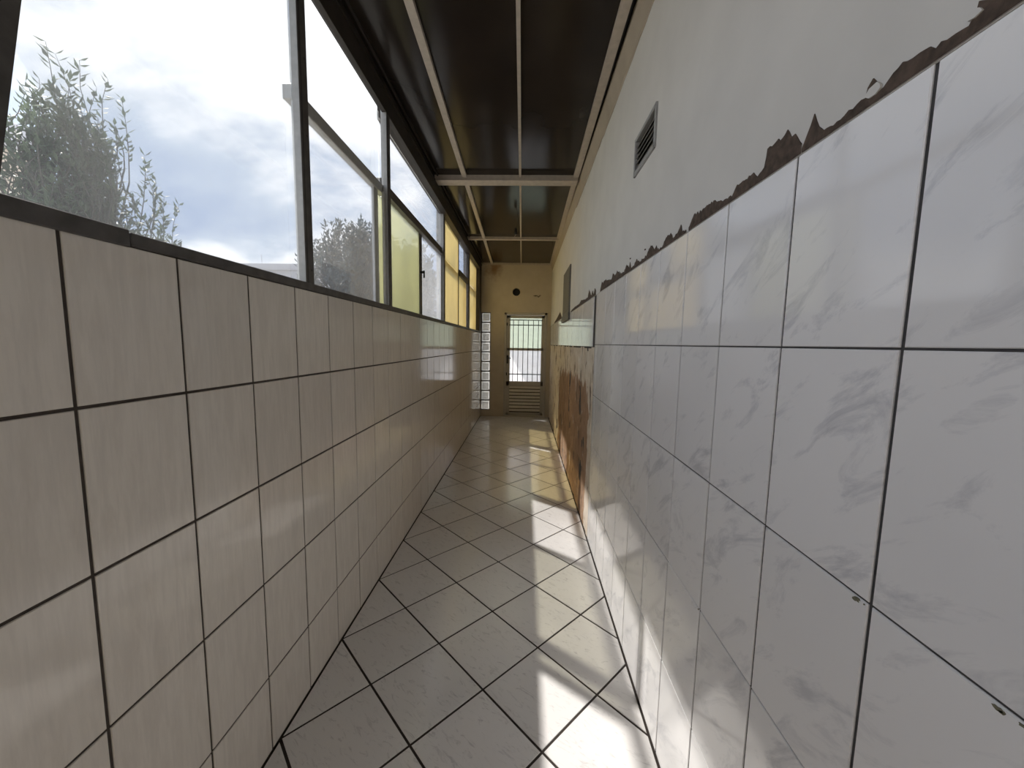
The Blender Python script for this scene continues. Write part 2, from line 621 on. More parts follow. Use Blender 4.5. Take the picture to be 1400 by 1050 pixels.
def wall_tile(parent, xface, nx, y0, y1, z0, z1, gy, gz, mt, name='wall_tile'):
    """one tile, face at xface looking along nx (+1 or -1); gy, gz are the joints"""
    w, hh = (y1 - y0 - gy) / 2, (z1 - z0 - gz) / 2
    if w < .006 or hh < .006:
        return
    key = (round(w, 3), round(hh, 3), nx, mt.name)
    if key not in tile_cache:
        c = .0016
        vs = []
        for dx, ww, h2 in ((-TD, w, hh), (-c, w, hh), (0, w - c, hh - c)):
            vs += [(dx * nx, -ww, -h2), (dx * nx, ww, -h2), (dx * nx, ww, h2), (dx * nx, -ww, h2)]
        fs = [(8, 9, 10, 11)]
        for r in (0, 4):
            for k in range(4):
                j = (k + 1) % 4
                fs.append((r + k, r + j, r + 4 + j, r + 4 + k))
        if nx < 0:
            fs = [f[::-1] for f in fs]
        me = bpy.data.meshes.new(name)
        me.from_pydata(vs, [], fs)
        me.materials.append(mt)
        tile_cache[key] = me
    j = random.uniform(-.0005, .0005)
    return link(name, tile_cache[key], parent, (xface + j, (y0 + y1) / 2, (z0 + z1) / 2))


TL = 0.255
zl = [0.0, 0.2909, 0.6486, 1.0063, 1.3640, 1.7155]
ys = [0.7375 + TL * k for k in range(-9, 29)]
ys = [Y0] + [y for y in ys if y > Y0 + .05 and y < Y1 - .03] + [Y1]
for i in range(len(ys) - 1):
    for k in range(5):
        wall_tile(wl_, XL, 1, ys[i], ys[i + 1], zl[k] + (.002 if k == 0 else 0), zl[k + 1], .0075, .007, M['left_tile'])

TRR = 0.25
zr = [0.0094, 0.3849, 0.7604, 1.1360, 1.5115, 1.8765]
ys = [0.5479 + TRR * k for k in range(-8, 10)] + [2.885]
for i in range(len(ys) - 1):
    for k in range(5):
        wall_tile(wr_, XR, -1, ys[i], ys[i + 1], max(zr[k], .003), zr[k + 1], .006, .0036, M['right_tile'])
# the single row of tiles left hanging beyond the dark gap
ys = [2.985] + [3.048 + TRR * k for k in range(0, 20)]
ys = [y for y in ys if y < 7.85] + [7.88]
for i in range(len(ys) - 1):
    wall_tile(wr_, XR, -1, ys[i], ys[i + 1], 1.495, 1.8745, .0016, .003, M['right_tile'])

# stripped stretch of the right wall (rough relief)
ny, nz = 170, 56
ya, yb, za, zb = 2.885, Y1, 0.0, 1.492
from mathutils import noise as mno
vs, fs = [], []
for i in range(ny + 1):
    y = ya + (yb - ya) * i / ny
    for k in range(nz + 1):
        z = za + (zb - za) * k / nz
        d = 0.006 * mno.noise((y * 5, z * 5, 1.3)) + 0.004 * mno.noise((y * 17, z * 14, 7.1))
        gq = mno.noise((y * 4.2, z * 2.1, 4.4))
        if gq > 0.32:
            d += 0.010 * min(1, (gq - .32) * 8)
        if i in (0,):
            d = 0.006
        vs.append((XR + .005 + d, y, z))
for i in range(ny):
    for k in range(nz):
        a = i * (nz + 1) + k
        fs.append((a, a + 1, a + nz + 2, a + nz + 1))
mesh_obj('stripped_masonry', vs, fs, M['stripped'], wr_)['label'] = 'stripped patch of orange and pale masonry where tiles are gone'

# jagged strips of bare mortar along the top of the tiles, outline (y, z)
strips = [
    [(0.30, 1.915), (0.38, 1.93), (0.44, 1.905), (0.481, 1.898), (0.503, 1.910), (0.505, 1.899), (0.511, 1.890), (0.525, 1.892), (0.535, 1.892), (0.548, 1.891), (0.556, 1.899), (0.569, 1.901), (0.586, 1.902), (0.605, 1.900), (0.612, 1.895), (0.626, 1.888), (0.630, 1.902), (0.639, 1.914), (0.647, 1.906), (0.650, 1.893), (0.664, 1.893), (0.688, 1.889), (0.703, 1.888), (0.732, 1.889), (0.745, 1.902), (0.759, 1.931), (0.766, 1.915), (0.784, 1.884)],
    [(0.786, 1.892), (0.794, 1.902), (0.808, 1.922), (0.818, 1.921), (0.832, 1.942), (0.847, 1.933), (0.872, 1.935), (0.895, 1.936), (0.897, 1.920), (0.902, 1.901), (0.925, 1.891), (0.942, 1.907), (0.972, 1.905), (1.017, 1.902), (1.033, 1.886), (1.072, 1.893), (1.116, 1.905), (1.170, 1.914), (1.218, 1.906), (1.255, 1.916), (1.289, 1.887)],
    [(1.307, 1.883), (1.342, 1.890), (1.355, 1.915), (1.378, 1.897), (1.420, 1.886), (1.439, 1.906), (1.489, 1.910), (1.528, 1.884), (1.579, 1.885), (1.597, 1.907), (1.618, 1.893), (1.649, 1.920), (1.691, 1.916), (1.721, 1.892), (1.816, 1.889), (1.873, 1.910), (1.911, 1.891), (1.960, 1.889), (1.984, 1.922), (2.001, 1.897), (2.053, 1.919), (2.099, 1.894), (2.170, 1.898), (2.252, 1.926), (2.310, 1.913), (2.357, 1.933), (2.395, 1.903), (2.595, 1.930), (2.659, 1.924), (2.695, 1.935), (2.743, 1.886)],
    [(2.90, 1.90), (2.96, 1.932), (2.998, 1.885), (3.052, 1.926), (3.110, 1.893), (3.217, 1.956), (3.277, 1.901), (3.406, 1.899), (3.673, 1.920), (3.764, 1.898), (4.010, 1.899), (4.248, 1.896), (4.467, 1.884)],
    [(5.55, 1.888), (5.619, 1.914), (5.843, 1.988), (6.257, 1.944), (6.954, 1.889)],
]
for st in strips:
    pts = []
    for q in range(len(st) - 1):                      # break the straight runs up a little
        (ya_, za_), (yb_, zb_) = st[q], st[q + 1]
        ns = max(1, int((yb_ - ya_) / .006)) if yb_ - ya_ < .25 else 22
        for s in range(ns):
            t = s / ns
            jit = random.choice((random.uniform(-.0035, .003), random.uniform(-.002, .002), random.uniform(0, .007))) if s else 0
            pts.append((ya_ + (yb_ - ya_) * t, max(1.882, za_ + (zb_ - za_) * t + jit)))
    pts.append(st[-1])
    xo, xi = XR - .0028, XR + .002
    vs, fs = [], []
    for y, z in pts:
        vs += [(xo, y, 1.8755), (xo, y, z - .0006), (xi, y, z + .001)]
    for q in range(len(pts) - 1):
        a = 3 * q
        fs += [(a, a + 3, a + 4, a + 1), (a + 1, a + 4, a + 5, a + 2)]
    mesh_obj('mortar_strip', vs, fs, M['mortar'], wr_)
# chipped tile edges showing their olive brown body
M['chip'] = plain('chipped_clay', (0.16, 0.15, 0.10), 0.9, 0, 0.3, 60)
for (y, z, a, b) in ((0.568, 1.1305, .006, .003), (0.573, 1.129, .004, .003), (0.556, 1.131, .002, .0015), (0.392, 1.130, .005, .003), (0.388, 1.129, .003, .003), (0.370, 1.131, .005, .002), (0.355, 1.1315, .006, .002), (1.0545, .758, .004, .002), (2.55, .3815, .02, .004)):
    n = 9
    poly = []
    for k in range(n):
        t = 2 * math.pi * k / n
        r = random.uniform(.35, 1.25)
        poly.append((y + a * r * math.cos(t), min(z + .003, z + b * r * math.sin(t))))
    MB().prism(poly, 0, XR - .0010, XR + .002).build('edge_chip', M['chip'], wr_)
# small plaster chips still hanging above the strip
for (y, z, s) in ((0.632, 1.893, .012), (0.506, 1.898, .008), (0.46, 1.915, .010), (1.74, 1.925, .006), (1.98, 1.938, .005)):
    n = 7
    ang = [2 * math.pi * k / n for k in range(n)]
    rr = [s * random.uniform(.5, 1.1) for _ in ang]
    poly = [(y + r * math.cos(a) * 1.3, z + r * math.sin(a) * .8) for a, r in zip(ang, rr)]
    MB().prism(poly, 0, XR - .005, XR - .0015).build('plaster_chip', M['plaster'] if s > .007 else M['mortar'], wr_)

# end wall with openings for the glass blocks, the door and the round hole
DX0, DX1, DZ1 = -0.425, 0.435, 2.135
BX0, BX1, BZ0, BZ1 = -0.898, -0.706, 0.13, 2.13
we = MB()
for x0, x1, z0, z1 in ((XL - .02, BX0, 0, BZ1), (BX0, BX1, 0, BZ0), (BX1, DX0, 0, BZ1), (DX0, DX1, DZ1, 2.135 + .001), (DX1, XR + .02, 0, BZ1), (XL - .02, XR + .02, BZ1 + .001, 2.452), (XL - .02, XR + .02, 2.632, ZC + .02)):
    we.box(x0, x1, Y1, Y1 + .15, z0, z1)
hx, hz, hr = -0.195, 2.542, 0.078
we.box(XL - .02, hx - .09, Y1, Y1 + .15, 2.452, 2.632).box(hx + .09, XR + .02, Y1, Y1 + .15, 2.452, 2.632)
N = 24                                              # square plate with a round hole
ring, sq = [], []
for k in range(N):
    a = 2 * math.pi * k / N
    ca, sa = math.cos(a), math.sin(a)
    s = .09 / max(abs(ca), abs(sa))
    ring.append((hx + hr * ca, hz + hr * sa))
    sq.append((hx + s * ca, hz + s * sa))
for k in range(N):
    j = (k + 1) % N
    q = [we.bm.verts.new((p[0], yy_, p[1])) for p, yy_ in ((sq[k], Y1), (sq[j], Y1), (ring[j], Y1), (ring[k], Y1))]
    we.bm.faces.new(q)
    q = [we.bm.verts.new((p[0], yy_, p[1])) for p, yy_ in ((ring[k], Y1), (ring[j], Y1), (ring[j], Y1 + .15), (ring[k], Y1 + .15))]
    we.bm.faces.new(q)
we = we.build('wall_back', M['end_wall'])
tag(we, 'cream painted end wall with the barred door', kind='structure')
vent = MB().tube([(hx, Y1 + .10, hz), (hx, Y1 + .149, hz)], hr - .001, 24).build('duct', M['black'], we)
vent['label'] = 'dark round hole above the door'
# scraped place beside the hole
for k, (x, z, l, a) in enumerate(((0.215, 2.475, .05, .1), (0.265, 2.455, .045, .9), (0.18, 2.47, .035, -.4), (0.285, 2.478, .03, .6))):
    pr = [(x - l, z - .003), (x - l * .2, z - .010 - .006 * a), (x + l * .7, z - .004 + .02 * a), (x + l * .4, z + .006), (x - l * .5, z + .006)]
    MB().prism(pr, 1, Y1 - .003, Y1 + .004).build('scrape', M['mortar'], we)

fw_ = MB().box(XL - .15, XR + .2, Y0 - .12, Y0, -.12, ZC + .2).build('wall_front', M['cream'])
tag(fw_, 'cream wall closing the passage behind the viewer', kind='structure')

# ceiling: deck, smoked sheets, battens
ce = MB().box(XL - .16, XR + .2, Y0 - .1, Y1 + .15, ZC + .03, ZC + .10).build('ceiling', M['black'])
tag(ce, 'dark smoked sheet ceiling held by pale battens', kind='structure')


def xl(y): return -0.535 - 0.0196 * y
def xc(y): return -0.050 - 0.0075 * y
def xr(y): return 0.398 + 0.0080 * y


def sheet(xa, xb, y0, y1, seed):
    ny_, nx_ = max(6, int((y1 - y0) / .07)), 8
    vs, fs = [], []
    for i in range(ny_ + 1):
        y = y0 + (y1 - y0) * i / ny_
        for k in range(nx_ + 1):
            x = xa(y) + (xb(y) - xa(y)) * k / nx_
            t, s = k / nx_, i / ny_
            z = ZC + .006 - .007 * math.sin(math.pi * t) * math.sin(math.pi * s) + .0016 * mno.noise((x * 3 + seed, y * 2.2, seed))
            vs.append((x, y, z))
    for i in range(ny_):
        for k in range(nx_):
            a = i * (nx_ + 1) + k
            fs.append((a, a + nx_ + 1, a + nx_ + 2, a + 1))
    mesh_obj('ceiling_sheet', vs, fs, M['sheet'], ce, smooth=True)


yb_ = [Y0, 1.2, 3.90, 6.02, Y1]
sd = 1
for i in range(4):
    for xa, xb in ((lambda y: XL - .02, xl), (xl, xc), (xc, lambda y: xr(y) + .03)):
        sheet(xa, xb, yb_[i], yb_[i + 1], sd)
        sd += 3


def batten(fx, half, z0, z1, ya_, yb2, name='batten', mt='batten'):
    b = MB()
    vs = []
    for y in (ya_, yb2):
        for dx, z in ((-half, z0), (half, z0), (half, z1), (-half, z1)):
            vs.append(b.bm.verts.new((fx(y) + dx, y, z)))
    for f in ((3, 2, 1, 0), (4, 5, 6, 7), (0, 1, 5, 4), (1, 2, 6, 5), (2, 3, 7, 6), (3, 0, 4, 7)):
        b.bm.faces.new([vs[k] for k in f])
    return b.build(name, M[mt], ce)


batten(xl, .021, ZC - .022, ZC + .02, Y0, Y1)
batten(xc, .0105, ZC - .016, ZC + .02, Y0, Y1)
batten(lambda y: xr(y) + .022, .024, ZC - .02, ZC + .02, Y0, Y1)
for y, hf, zz0 in ((3.905, .05, ZC - .045), (6.02, .03, ZC - .035), (7.885, .013, ZC - .03), (1.2, .03, ZC + .004)):
    cb = MB().box(XL - .0, XR - .045, y - hf, y + hf, zz0, ZC + .02, .003)
    if hf > .04:
        cb.box(XL, XR - .045, y - hf - .012, y + hf + .012, zz0 - .004, zz0 + .004)
    cb.build('cross_batten', M['batten'], ce)
batten(lambda y: XL + .030, .006, ZC - .008, ZC + .01, Y0, Y1, 'edge_strip', 'wood_shade_brown')

# sloped cove along the top of the right wall and its rough lower seam
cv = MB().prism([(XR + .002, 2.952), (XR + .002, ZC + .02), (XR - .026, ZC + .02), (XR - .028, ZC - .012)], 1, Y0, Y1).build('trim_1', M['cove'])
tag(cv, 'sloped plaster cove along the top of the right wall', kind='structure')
pts, rad = [], []
y = Y0
while y < 4.30:
    pts.append((XR - .002 - .003 * random.random(), y, 2.955 + .006 * math.sin(y * 1.3) + random.uniform(-.004, .004)))
    rad.append(random.uniform(.004, .009))
    y += .09
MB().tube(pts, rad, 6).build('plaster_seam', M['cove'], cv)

# ------------------------------------------------------------------ left window band
sill = MB().box(XL - .15, XL + .004, .874, Y1, SILL0 - .001, SILL1, .002).build('trim_2', M['alu_dark'])
MB().box(XL - .10, XL + .007, Y0, .868, SILL0 - .005, SILL1 + .004, .002).build('sill_length', M['alu_dark'], sill)
tag(sill, 'dark aluminium sill rail on top of the low tiled wall', kind='structure')
hd = MB().box(XL - .03, XL, Y0, Y1, HEAD, ZC + .03, .002)
hd.box(XL - .09, XL - .03, 2.64, Y1, HEAD + .002, ZC + .03)
hd.box(XL - .06, XL + .012, Y0, Y1, ZC - .05, ZC - .04)
hd = hd.build('trim_3', M['wood_shade_brown'])
tag(hd, 'dark head beam above the left windows', kind='structure')
jm = MB().box(XL - .12, XL - .002, 7.61, Y1, SILL1, ZC + .02).build('trim_4', M['wood_shade_brown'])  # stretch of wall whose shade is put into the dark colour
tag(jm, 'wall piece between last window and end wall, coloured dark for its shade', kind='structure')

PO = -.042      # how deep a post goes outward from the wall plane
TZ0, TZ1 = 2.450, 2.508


def pane(parent, y0, y1, z0, z1, mt, x=XL - .030, name='glass_pane'):
    return MB().box(x - .002, x + .002, y0, y1, z0, z1).build(name, mt, parent, (x, (y0 + y1) / 2, (z0 + z1) / 2))


def post(parent, y0, y1, d=PO, name='post', mt='alu'):
    p = MB().box(XL + d + .012, XL - .001, y0, y1, SILL1, HEAD + .001, .0015)
    p.box(XL + d, XL + d + .014, y0 + .012, y1 - .012, SILL1, HEAD + .05)
    p = p.build(name, M[mt], parent)
    MB().box(XL - .002, XL + .0003, y0 + .001, y1 - .001, SILL1, HEAD).build('dark_inner_face', M['alu_dark'], p)  # thin plate, darker than the post body, over its room-side face
    MB().box(XL - .0025, XL + .0009, y0 + .012, y0 + .016, SILL1, HEAD).build('groove', M['black'], p)
    for z in (1.80, 2.33, 2.62):
        MB().tube([(XL - .003, y1 - .018, z), (XL + .0012, y1 - .018, z)], .0045, 8).build('screw', M['black'], p)
    return p


def stile(parent, y0, y1, z0, z1, x, mt='alu', name='sash_stile'):
    return MB().box(x - .008, x + .008, y0, y1, z0, z1, .0015).build(name, M[mt], parent)


def transom(parent, y0, y1, x0=XL - .072, x1=XL - .032, z0=TZ0, z1=TZ1, mt='alu'):
    return MB().box(x0, x1, y0, y1, z0, z1, .003).build('transom', M[mt], parent)


w0 = empty('window_1', (XL, -.4, SILL1))
tag(w0, 'window bay nearest the viewer, beyond the left edge', kind='structure')
w0.location = (0, 0, 0)
pane(w0, -1.2, .60, SILL1, HEAD, M['glass_clear'])
MB().prism([(.555, SILL1), (.652, SILL1), (.715, 2.10), (.83, HEAD), (.70, HEAD)], 0, XL - .03, XL + .004).build('leaning_sash_stile', M['alu_dark'], w0)
w1 = empty('window_2')
tag(w1, 'tall undivided clear window bay with the tree behind it', kind='structure')
pane(w1, .60, 1.585, SILL1, HEAD, M['glass_clear'])
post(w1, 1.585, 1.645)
w2 = empty('window_3')
tag(w2, 'window bay with a sliding pane and a high transom', kind='structure')
transom(w2, 1.590, 2.60)
pane(w2, 1.645, 2.555, TZ1, HEAD, M['glass_clear'], XL - .05)
pane(w2, 1.645, 2.45, SILL1, TZ0, M['glass_hazy'], XL - .048)
stile(w2, 2.43, 2.495, SILL1, TZ0, XL - .048)
pane(w2, 2.49, 2.66, SILL1, TZ0, M['glass_green'], XL - .066)
stile(w2, 2.52, 2.555, SILL1, TZ0, XL - .018)
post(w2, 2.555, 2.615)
BK = -.040                       # the bays beyond stand a little further out
w3 = empty('window_4')
tag(w3, 'window bay with one yellow green pane and one clear pane', kind='structure')
transom(w3, 2.615, 4.36, XL - .060, XL - .020, 2.465, 2.50, 'alu_dark')
transom(w3, 2.615, 4.52, XL - .098, XL - .062, 2.49, 2.575, 'alu_dark')
pane(w3, 2.615, 4.48, 2.575, HEAD, M['glass_hazy'], XL - .07)
pane(w3, 2.63, 3.53, SILL1, 2.49, M['glass_green'], XL - .068)
stile(w3, 3.530, 3.605, SILL1, 2.49, XL - .068, 'alu_dark')
pane(w3, 3.605, 4.43, SILL1, 2.49, M['glass_frost'], XL - .068)
stile(w3, 4.425, 4.50, SILL1, 2.49, XL - .068)
lt = MB().tube([(XL - .062, 3.56, 2.14), (XL - .028, 3.56, 2.14)], .011, 8)
lt.box(XL - .036, XL - .024, 3.552, 3.570, 2.09, 2.155, .003)
lt.build('latch', M['black'], w3)
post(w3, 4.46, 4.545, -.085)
for o_ in w3.children:
    if o_.name.startswith('post'):
        o_.location.x = BK
w4 = empty('window_5')
tag(w4, 'window bay of amber panes with one clear upper pane', kind='structure')
transom(w4, 4.545, 6.40, XL - .135, XL - .100, 2.47, 2.53, 'alu')
transom(w4, 5.60, 6.40, XL - .070, XL - .044, 2.455, 2.54, 'alu_dark')
pane(w4, 4.545, 5.575, 2.495, HEAD, M['glass_yellow'], XL - .07)
pane(w4, 5.605, 6.38, 2.54, HEAD, M['glass_hazy'], XL - .07)
pane(w4, 4.60, 5.575, SILL1, 2.49, M['glass_yellow'], XL - .07)
stile(w4, 4.545, 4.60, SILL1, 2.49, XL - .07)
pane(w4, 5.605, 6.33, SILL1, 2.455, M['glass_yellow'], XL - .07)
stile(w4, 5.573, 5.607, SILL1, HEAD, XL - .07, 'alu_dark', 'mullion')
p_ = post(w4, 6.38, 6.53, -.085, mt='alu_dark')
p_.location.x = BK
w5 = empty('window_6')
tag(w5, 'last amber window bay before the end wall', kind='structure')
transom(w5, 6.53, 7.62, XL - .135, XL - .100, 2.47, 2.53, 'alu')
pane(w5, 6.53, 7.62, SILL1, 2.495, M['glass_yellow'], XL - .07)
pane(w5, 6.53, 7.62, 2.502, HEAD, M['glass_yellow'], XL - .07)

# ------------------------------------------------------------------ door in the end wall
dr = empty('door_1')
tag(dr, 'aluminium door with barred glass above a louvred panel', kind='structure')
fr = MB()
for x0, x1, z0, z1 in ((DX0, DX0 + .045, 0, DZ1), (DX1 - .045, DX1, 0, DZ1), (DX0, DX1, DZ1 - .05, DZ1)):
    fr.box(x0, x1, Y1 - .012, Y1 + .09, z0, z1, .003)
fr.build('door_frame', M['door_alu'], dr)
LX0, LX1 = DX0 + .043, DX1 - .043
yd0, yd1 = Y1 + .02, Y1 + .06
rails = MB()
for x0, x1, z0, z1 in ((LX0, LX0 + .075, .03, DZ1 - .055), (LX1 - .06, LX1, .03, DZ1 - .055), (LX0, LX1, DZ1 - .11, DZ1 - .055), (LX0, LX1, 1.37, 1.42), (LX0, LX1, .64, .735), (LX0, LX1, .03, .085)):
    rails.box(x0, x1, yd0, yd1, z0, z1, .003)
rails.build('leaf_frame', M['door_alu'], dr)
GX0, GX1 = LX0 + .075, LX1 - .06
MB().box(GX0, GX1, yd1 - .014, yd1 - .010, 1.42, DZ1 - .11).build('glass_pane', M['glass_door_top'], dr)['label'] = 'pale green upper pane'
MB().box(GX0, GX1, yd1 - .014, yd1 - .010, .735, 1.37).build('glass_pane', M['glass_door'], dr)['label'] = 'milky lower pane'
for k in range(6):
    x = GX0 + .025 + (GX1 - GX0 - .03) * (k + .4) / 6
    MB().tube([(x, yd0 - .012, .735), (x, yd0 - .012, DZ1 - .14)], .0065, 8).build('bar', M['black'], dr)
for z in (1.985, 1.885, .885):
    MB().box(GX0 - .02, GX1 + .01, yd0 - .016, yd0 - .009, z - .009, z + .009).build('cross_bar', M['black'], dr)
for k in range(8):
    z = .115 + k * .068
    sl = MB().prism([(yd0 - .004, z), (yd0 + .002, z - .006), (yd1 - .006, z + .040), (yd1 - .012, z + .044)], 0, LX0 + .075, LX1 - .06)
    sl.build('louvre_slat', M['slat'], dr)
MB().box(LX0 + .07, LX1 - .05, yd1 - .002, yd1 + .002, .08, .645).build('louvre_backing', M['wood_shade_brown'], dr)
hn = MB().box(LX0 + .012, LX0 + .045, yd0 - .010, yd0, 1.10, 1.27, .003)
hn.tube([(LX0 + .028, yd0 - .005, 1.21), (LX0 + .028, yd0 - .045, 1.21), (LX0 + .10, yd0 - .05, 1.21)], .010, 8)
hn.tube([(LX0 + .028, yd0 - .003, 1.13), (LX0 + .028, yd0 - .022, 1.13)], .013, 10)
hn.build('door_handle', M['black'], dr)
for z in (1.90, .885):
    MB().box(LX0 - .004, LX0 + .022, yd0 - .014, yd0, z - .03, z + .03, .003).build('bolt', M['black'], dr)
th = MB().box(DX0, DX1, Y1 - .02, Y1 + .15, -.01, .028, .004).build('threshold', M['door_alu'], dr)

# glass block strip
gb = empty('window_7')
tag(gb, 'narrow column of glass blocks left of the door', kind='structure')

bh = (BZ1 - BZ0) / 10
for k in range(10):
    z0 = BZ0 + k * bh
    b = MB().box(BX0 + .012, BX1 - .010, Y1 + .004, Y1 + .085, z0 + .012, z0 + bh - .012, .010)
    b.box(BX0 + .035, BX1 - .033, Y1 - .001, Y1 + .0045, z0 + .034, z0 + bh - .034, .002)
    b.build('glass_block', M['glass_block'], gb)
jt = MB()
for k in range(11):
    z0 = BZ0 + k * bh
    jt.box(BX0 + .001, BX1 - .001, Y1 + .010, Y1 + .08, max(BZ0, z0 - .011), min(BZ1, z0 + .011))
jt.box(BX0 + .001, BX0 + .012, Y1 + .012, Y1 + .08, BZ0, BZ1).box(BX1 - .011, BX1 - .001, Y1 + .012, Y1 + .08, BZ0, BZ1)
jt.build('block_joints', M['mortar'], gb)

# ------------------------------------------------------------------ things on the right wall
vt = empty('air_vent', (XR, (VY0 + VY1) / 2, VZ0))
tag(vt, 'small grey louvred air vent set in the white plaster wall', 'vent')
oy, oz = vt.location.y, vt.location.z


def rel(mb, name, mt):
    return mb.build(name, mt, vt, (0, 0, 0)) if False else shift(mb.build(name, mt), vt)


def shift(o, root):
    o.parent = root
    o.matrix_parent_inverse = Matrix.Translation(-root.location)
    return o


f = MB()
t = .011
for y0, y1, z0, z1 in ((VY0 - .004, VY0 + t, VZ0 - .004, VZ1 + .004), (VY1 - t, VY1 + .004, VZ0 - .004, VZ1 + .004), (VY0, VY1, VZ0 - .004, VZ0 + t + .006), (VY0, VY1, VZ1 - t, VZ1 + .004)):
    f.box(XR - .010, XR + .012, y0, y1, z0, z1, .002)
shift(f.build('frame', M['vent_frame']), vt)
for k in range(5):
    z = VZ0 + .030 + k * .024
    s = MB().prism([(XR - .004, z), (XR - .002, z - .003), (XR + .014, z + .014), (XR + .012, z + .017)], 1, VY0 + t, VY1 - t)
    shift(s.build('slat', M['cover']), vt)
shift(MB().box(XR + .0142, XR + .016, VY0, VY1, VZ0, VZ1).build('backing', M['black']), vt)

cb = empty('wall_cover', (XR, 4.93, 1.806))
tag(cb, 'tall grey metal cover fixed to the right wall beside the end door', 'panel')
shift(MB().box(XR - .016, XR - .0005, 4.56, 5.30, 1.88, 2.43, .003).build('panel', M['cover']), cb)
shift(MB().box(XR - .024, XR - .0005, 4.55, 5.38, 1.800, 1.884, .003).build('lower_lip', M['cover']), cb)
shift(MB().box(XR - .019, XR - .0165, 4.60, 5.26, 1.92, 2.39, .002).build('raised_panel', M['cover']), cb)

# bare lamp holder hanging under the ceiling
lx, ly = -.137, 5.1
lm = empty('lamp_holder', (lx, ly, ZC))
tag(lm, 'empty black lamp holder dangling on a bent wire under the ceiling', 'lamp holder')
shift(MB().tube([(lx, ly, ZC + .01), (lx + .012, ly, ZC - .03), (lx + .015, ly, ZC - .07), (lx, ly, ZC - .10), (lx - .008, ly, ZC - .13)], .0035, 6).build('wire', M['black']), lm)
shift(MB().tube([(lx - .008, ly, ZC - .12), (lx - .01, ly, ZC - .14), (lx - .01, ly, ZC - .20), (lx - .01, ly, ZC - .205)], [.008, .018, .019, .015], 12).build('socket', M['black']), lm)
shift(MB().tube([(lx - .01, ly, ZC - .20), (lx - .02, ly, ZC - .225), (lx - .035, ly, ZC - .24)], .003, 6).build('loose_wire', M['batten']), lm)

# ------------------------------------------------------------------ outside
# porch slab added to keep sun off the door; pale yard wall
po = MB().box(-1.15, 1.6, Y1 + .152, Y1 + .95, 2.75, 2.85, .01)
po.box(1.48, 1.58, Y1 + .80, Y1 + .90, -.12, 2.75)
po = po.build('sunblock_slab', M['bld_grey'])
tag(po, 'unseen added porch slab outside the barred end door', 'sunblock')
yw = MB().box(-1.5, 3.2, 10.6, 10.8, -.12, 2.4)
yw = yw.build('yard_wall', M['pale_wall'])
tag(yw, 'pale yard wall seen through the glass of the barred door', 'wall')
MB().box(-1.5, 3.2, 10.42, 10.6, -.12, .62, .02).build('plinth', M['pale_wall'], yw)
MB().box(-1.55, 3.25, 10.56, 10.84, 2.4, 2.48, .01).build('coping', M['bld_grey'], yw)

# house at the far left, low roof line on the horizon
hs = empty('house', (-11.5, 6.5, -.12))
tag(hs, 'beige rendered house at far left behind the tree', 'house')
shift(MB().box(-16, -9.0, 2.0, 7.02, -.12, 4.72).build('walls', M['bld_beige']), hs)
shift(MB().box(-16.1, -8.9, 1.9, 7.06, 4.72, 5.16, .02).build('parapet', M['bld_grey']), hs)
shift(MB().box(-9.01, -8.97, 4.6, 5.6, 2.6, 3.7).build('window', M['alu_dark']), hs)
rf = empty('hall', (-30, 40, -.12))
tag(rf, 'long low grey building on the horizon past the first post', 'building')
shift(MB().box(-33, -22.6, 40, 49, -.12, 8.6).build('walls', M['bld_grey']), rf)
shift(MB().box(-33.4, -22.4, 39.7, 49.3, 8.6, 9.25, .03).build('roof', M['bld_grey']), rf)
shift(MB().tube([(-28.0, 41, 9.2), (-28.0, 41, 10.4)], .03, 6).build('mast', M['bld_grey']), rf)


def leaf(vs, fs, p, d, side, L, wd):
    """folded pointed leaf, four triangles"""
    up = d.cross(side).normalized()
    a = p
    b = p + d * L * .45 + side * wd + up * wd * .3
    c = p + d * L
    e = p + d * L * .45 - side * wd + up * wd * .3
    mid = p + d * L * .5 - up * wd * .15
    k = len(vs)
    vs += [a, b, c, e, mid]
    fs += [(k, k + 4, k + 1), (k + 4, k + 2, k + 1), (k, k + 3, k + 4), (k + 4, k + 3, k + 2)]


def shoot(mb, vs, fs, p0, p1, rng, L, wd, step, start=.25, bend=.12, r=.006):
    p0, p1 = Vector(p0), Vector(p1)
    ax = p1 - p0
    ln = ax.length
    off = Vector((rng.uniform(-1, 1), rng.uniform(-1, 1), rng.uniform(-.3, .3))) * ln * bend
    def P(t): return p0 + ax * t + off * math.sin(math.pi * t)
    mb.tube([P(0), P(.35), P(.7), P(1)], [r, r * .75, r * .5, r * .25], 5, cap=False)
    n = max(3, int(ln * (1 - start) / step))
    for k in range(n + 1):
        t = start + (1 - start) * k / n
        p = P(t)
        tan = (P(min(1, t + .05)) - P(max(0, t - .05))).normalized()
        for _ in range(2 if rng.random() < .55 else 1):
            a = rng.uniform(0, 2 * math.pi)
            o1 = tan.orthogonal().normalized()
            o2 = tan.cross(o1)
            out_ = o1 * math.cos(a) + o2 * math.sin(a)
            d = (tan * rng.uniform(.35, .9) + out_ * rng.uniform(.5, .9)).normalized()
            s = d.cross(tan if abs(d.dot(tan)) < .95 else Vector((0, 0, 1))).normalized()
            leaf(vs, fs, p, d, s, L * rng.uniform(.7, 1.15), wd * rng.uniform(.8, 1.2))


